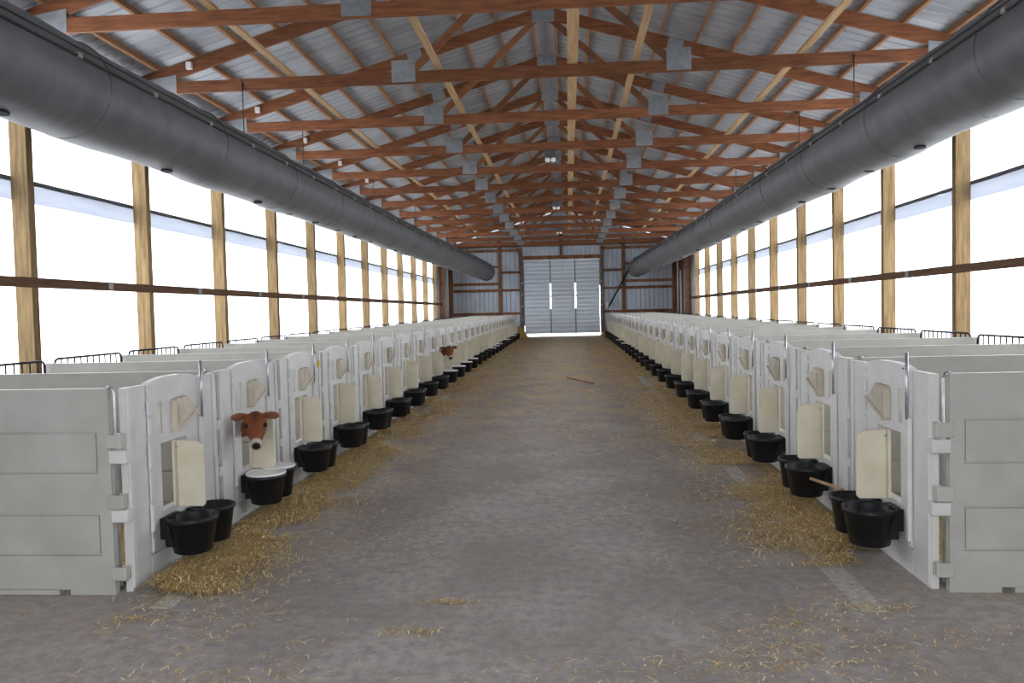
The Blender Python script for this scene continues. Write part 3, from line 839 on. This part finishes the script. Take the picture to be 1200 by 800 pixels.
put_calf(calf, 1, 'reddish-brown calf with its head through the second left pen, above white-lined buckets')
c2 = copy_tree(calf); put_calf(c2, 9, 'brown calf far down the left row with its head out of the tenth pen')

# ------------------------------------------------------------------ small things
sd_ = MB(); a, b_ = Vector((.26, 17.77, fz(17.77)+.02)), Vector((.82, 16.31, fz(16.31)+.02))
pts = [a.lerp(b_, i/6) + Vector((random.uniform(-.006, .006), 0, 0)) for i in range(7)]
sd_.tube(pts, [.014, .018, .019, .02, .02, .022, .02], 8)
tag(link('wooden_stick', sd_.mesh('wooden_stick', 'stick')), 'brown wooden stick lying across the middle of the aisle', 'stick')
st = MB(); st.tube([(2.19, 5.50, .345), (2.14, 5.58, .36), (2.03, 5.70, .385)], [.012, .013, .011], 8)
tag(link('feed_stick', st.mesh('feed_stick', 'stick')), 'short wooden stick resting over the rim of a near right bucket', 'stick')
yt = MB(); y = YL+2*PL+.93*PL
yt.prism([(-.035, -.02), (-.01, -.035), (.03, -.02), (.035, .01), (.01, .035), (-.02, .03)], 0, .012, 'x')
tag(link('yellow_tag', yt.mesh('yellow_tag', 'yellow'), None, (XL+.001, y, 1.10+fz(y))), 'small yellow plastic tag on the third left pen gate', 'tag')

# ------------------------------------------------------------------ loose straw
def straw(name, label, count, sampler, lmin=.04, lmax=.20, lift=.02):
    vs, fs, cols_ = [], [], []
    pal = [(.70, .50, .20), (.58, .39, .15), (.78, .60, .29), (.42, .26, .10), (.84, .72, .46), (.52, .33, .13)]
    for _ in range(count):
        q = sampler()
        if q is None: continue
        x, y, z = q
        l = random.uniform(lmin, lmax)*random.uniform(.6, 1); a = random.uniform(0, math.pi)
        w = random.uniform(.0014, .0028)*(1 + max(0, y-6)*.10)
        dx, dy = math.cos(a)*l/2, math.sin(a)*l/2; px_, py_ = -math.sin(a)*w, math.cos(a)*w
        z0 = z + fz(y) + .003; t0, t1 = random.uniform(0, lift), random.uniform(0, lift); bz = random.uniform(0, lift)
        n = len(vs)
        bx, by = px_*random.uniform(-3, 3), py_*random.uniform(-3, 3)
        vs += [(x-dx-px_, y-dy-py_, z0+t0), (x-dx+px_, y-dy+py_, z0+t0), (x+bx-px_, y+by-py_, z0+bz+.004), (x+bx+px_, y+by+py_, z0+bz+.004), (x+dx-px_, y+dy-py_, z0+t1), (x+dx+px_, y+dy+py_, z0+t1)]
        fs += [(n, n+1, n+3, n+2), (n+2, n+3, n+5, n+4)]
        c = random.choice(pal); k = random.uniform(.75, 1.15)
        cols_ += [(c[0]*k, c[1]*k, c[2]*k, 1)]*6
    me = bpy.data.meshes.new(name); me.from_pydata(vs, [], fs); me.materials.append(MT['straw'])
    ca = me.color_attributes.new('tint', 'FLOAT_COLOR', 'POINT')
    ca.data.foreach_set('color', [c for col_ in cols_ for c in col_])
    return tag(link(name, me), label, 'straw', kind='stuff')
from mathutils import noise as mnoise
def patchy(x, y, sc=1.1, th=0., soft=.35):
    v = mnoise.noise(Vector((x*sc, y*sc*.8, 3.3))) + .5*mnoise.noise(Vector((x*sc*2.7, y*sc*2.2, 9.1)))
    return random.random() < min(max((v-th)/soft, 0), 1)
def heap(x, y, xf, o_):
    t = max(0, 1-abs((x-xf)*o_-.16)/.34); return .06*t*(.6+.4*math.sin(y*2.3+o_)*math.sin(y*.9))
def ydepth():      # thins out with distance as straws shrink in view
    u = random.random(); return 4.4/(1-u*(1-4.4/38.0)*.98)
def s_left():
    y = ydepth() if random.random() < .75 else random.uniform(4.4, 38)
    x = XL + .07 + abs(random.gauss(0, .20 + .012*y))
    if not patchy(x, y, 1.3, -.45+.35*(x-XL)): return None
    return (x, y, random.random()*heap(x, y, XL, 1))
def s_right():
    y = ydepth()+.5 if random.random() < .75 else random.uniform(4.9, 38)
    x = XR - .07 - abs(random.gauss(0, .22 + .014*y))
    if not patchy(x, y, 1.3, -.05+.2*(XR-x)-.03*min(y, 12)): return None
    return (x, y, random.random()*heap(x, y, XR, -1)*.6)
def s_aisle():
    y = random.uniform(2.3, 38) if random.random() < .65 else 2.8/(1-random.random()*.92)
    x = random.uniform(XL+.07, XR-.07)
    if not patchy(x, y, .9, .34 - .034*min(y, 26) - .10*abs(x), .6): return None
    return (x, y, 0)
def s_near():
    cx_, cy_, r = random.choice(((-1.5, 3.35, .25), (-1.1, 3.35, .3), (.55, 3.5, .3), (.95, 3.2, .25), (1.35, 3.6, .25), (1.75, 3.35, .3), (1.3, 4.05, .25), (2.1, 3.9, .25), (-2.1, 4.35, .15), (-2.0, 4.05, .12), (1.95, 4.25, .12), (1.2, 5.0, .3), (1.5, 5.6, .3), (.9, 5.9, .3), (1.3, 6.6, .4), (-.35, 4.3, .08), (-.5, 3.9, .1)))
    return (random.gauss(cx_, r), random.gauss(cy_, r*.35), 0)
straw('loose_straw', 'loose golden straw heaped along the left row of pens', 40000, s_left, .03, .15, lift=.025)
straw('loose_straw', 'loose golden straw scattered along the right row of pens', 36000, s_right, .03, .14, lift=.02)
def s_mid(): return s_near() if random.random() < .035 else s_aisle()
straw('loose_straw', 'short wisps and clumps of straw scattered over the aisle concrete', 42000, s_mid, .02, .075, .006)
for px_, r_, h_, lab in ((-2.15, .48, .62, 'heaped straw pile in the corner left of the overhead door'), (2.2, .40, .40, 'small straw pile in the corner right of the overhead door')):
    pm = MB(); n = 28; rings = [(1, 0), (.86, .22), (.66, .5), (.42, .78), (.18, .95), (.03, 1)]
    for rr, hh in rings:
        for j in range(n):
            t = 2*math.pi*j/n; k = r_*rr*(1+.12*math.sin(3*t+px_)+.06*random.uniform(-1, 1))
            pm.v.append((px_+k*math.cos(t), 39.55+k*math.sin(t), fz(39.5)-.01+h_*hh*(1+.06*random.uniform(-1, 1))))
    for i in range(len(rings)-1):
        for j in range(n): pm.f.append((i*n+j, i*n+(j+1) % n, (i+1)*n+(j+1) % n, (i+1)*n+j)); pm.sm.append(True)
    pm.f.append(tuple((len(rings)-1)*n+j for j in range(n))); pm.sm.append(True)
    tag(link('straw_pile', pm.mesh('straw_pile', 'strawbed')), lab, 'straw', kind='stuff')
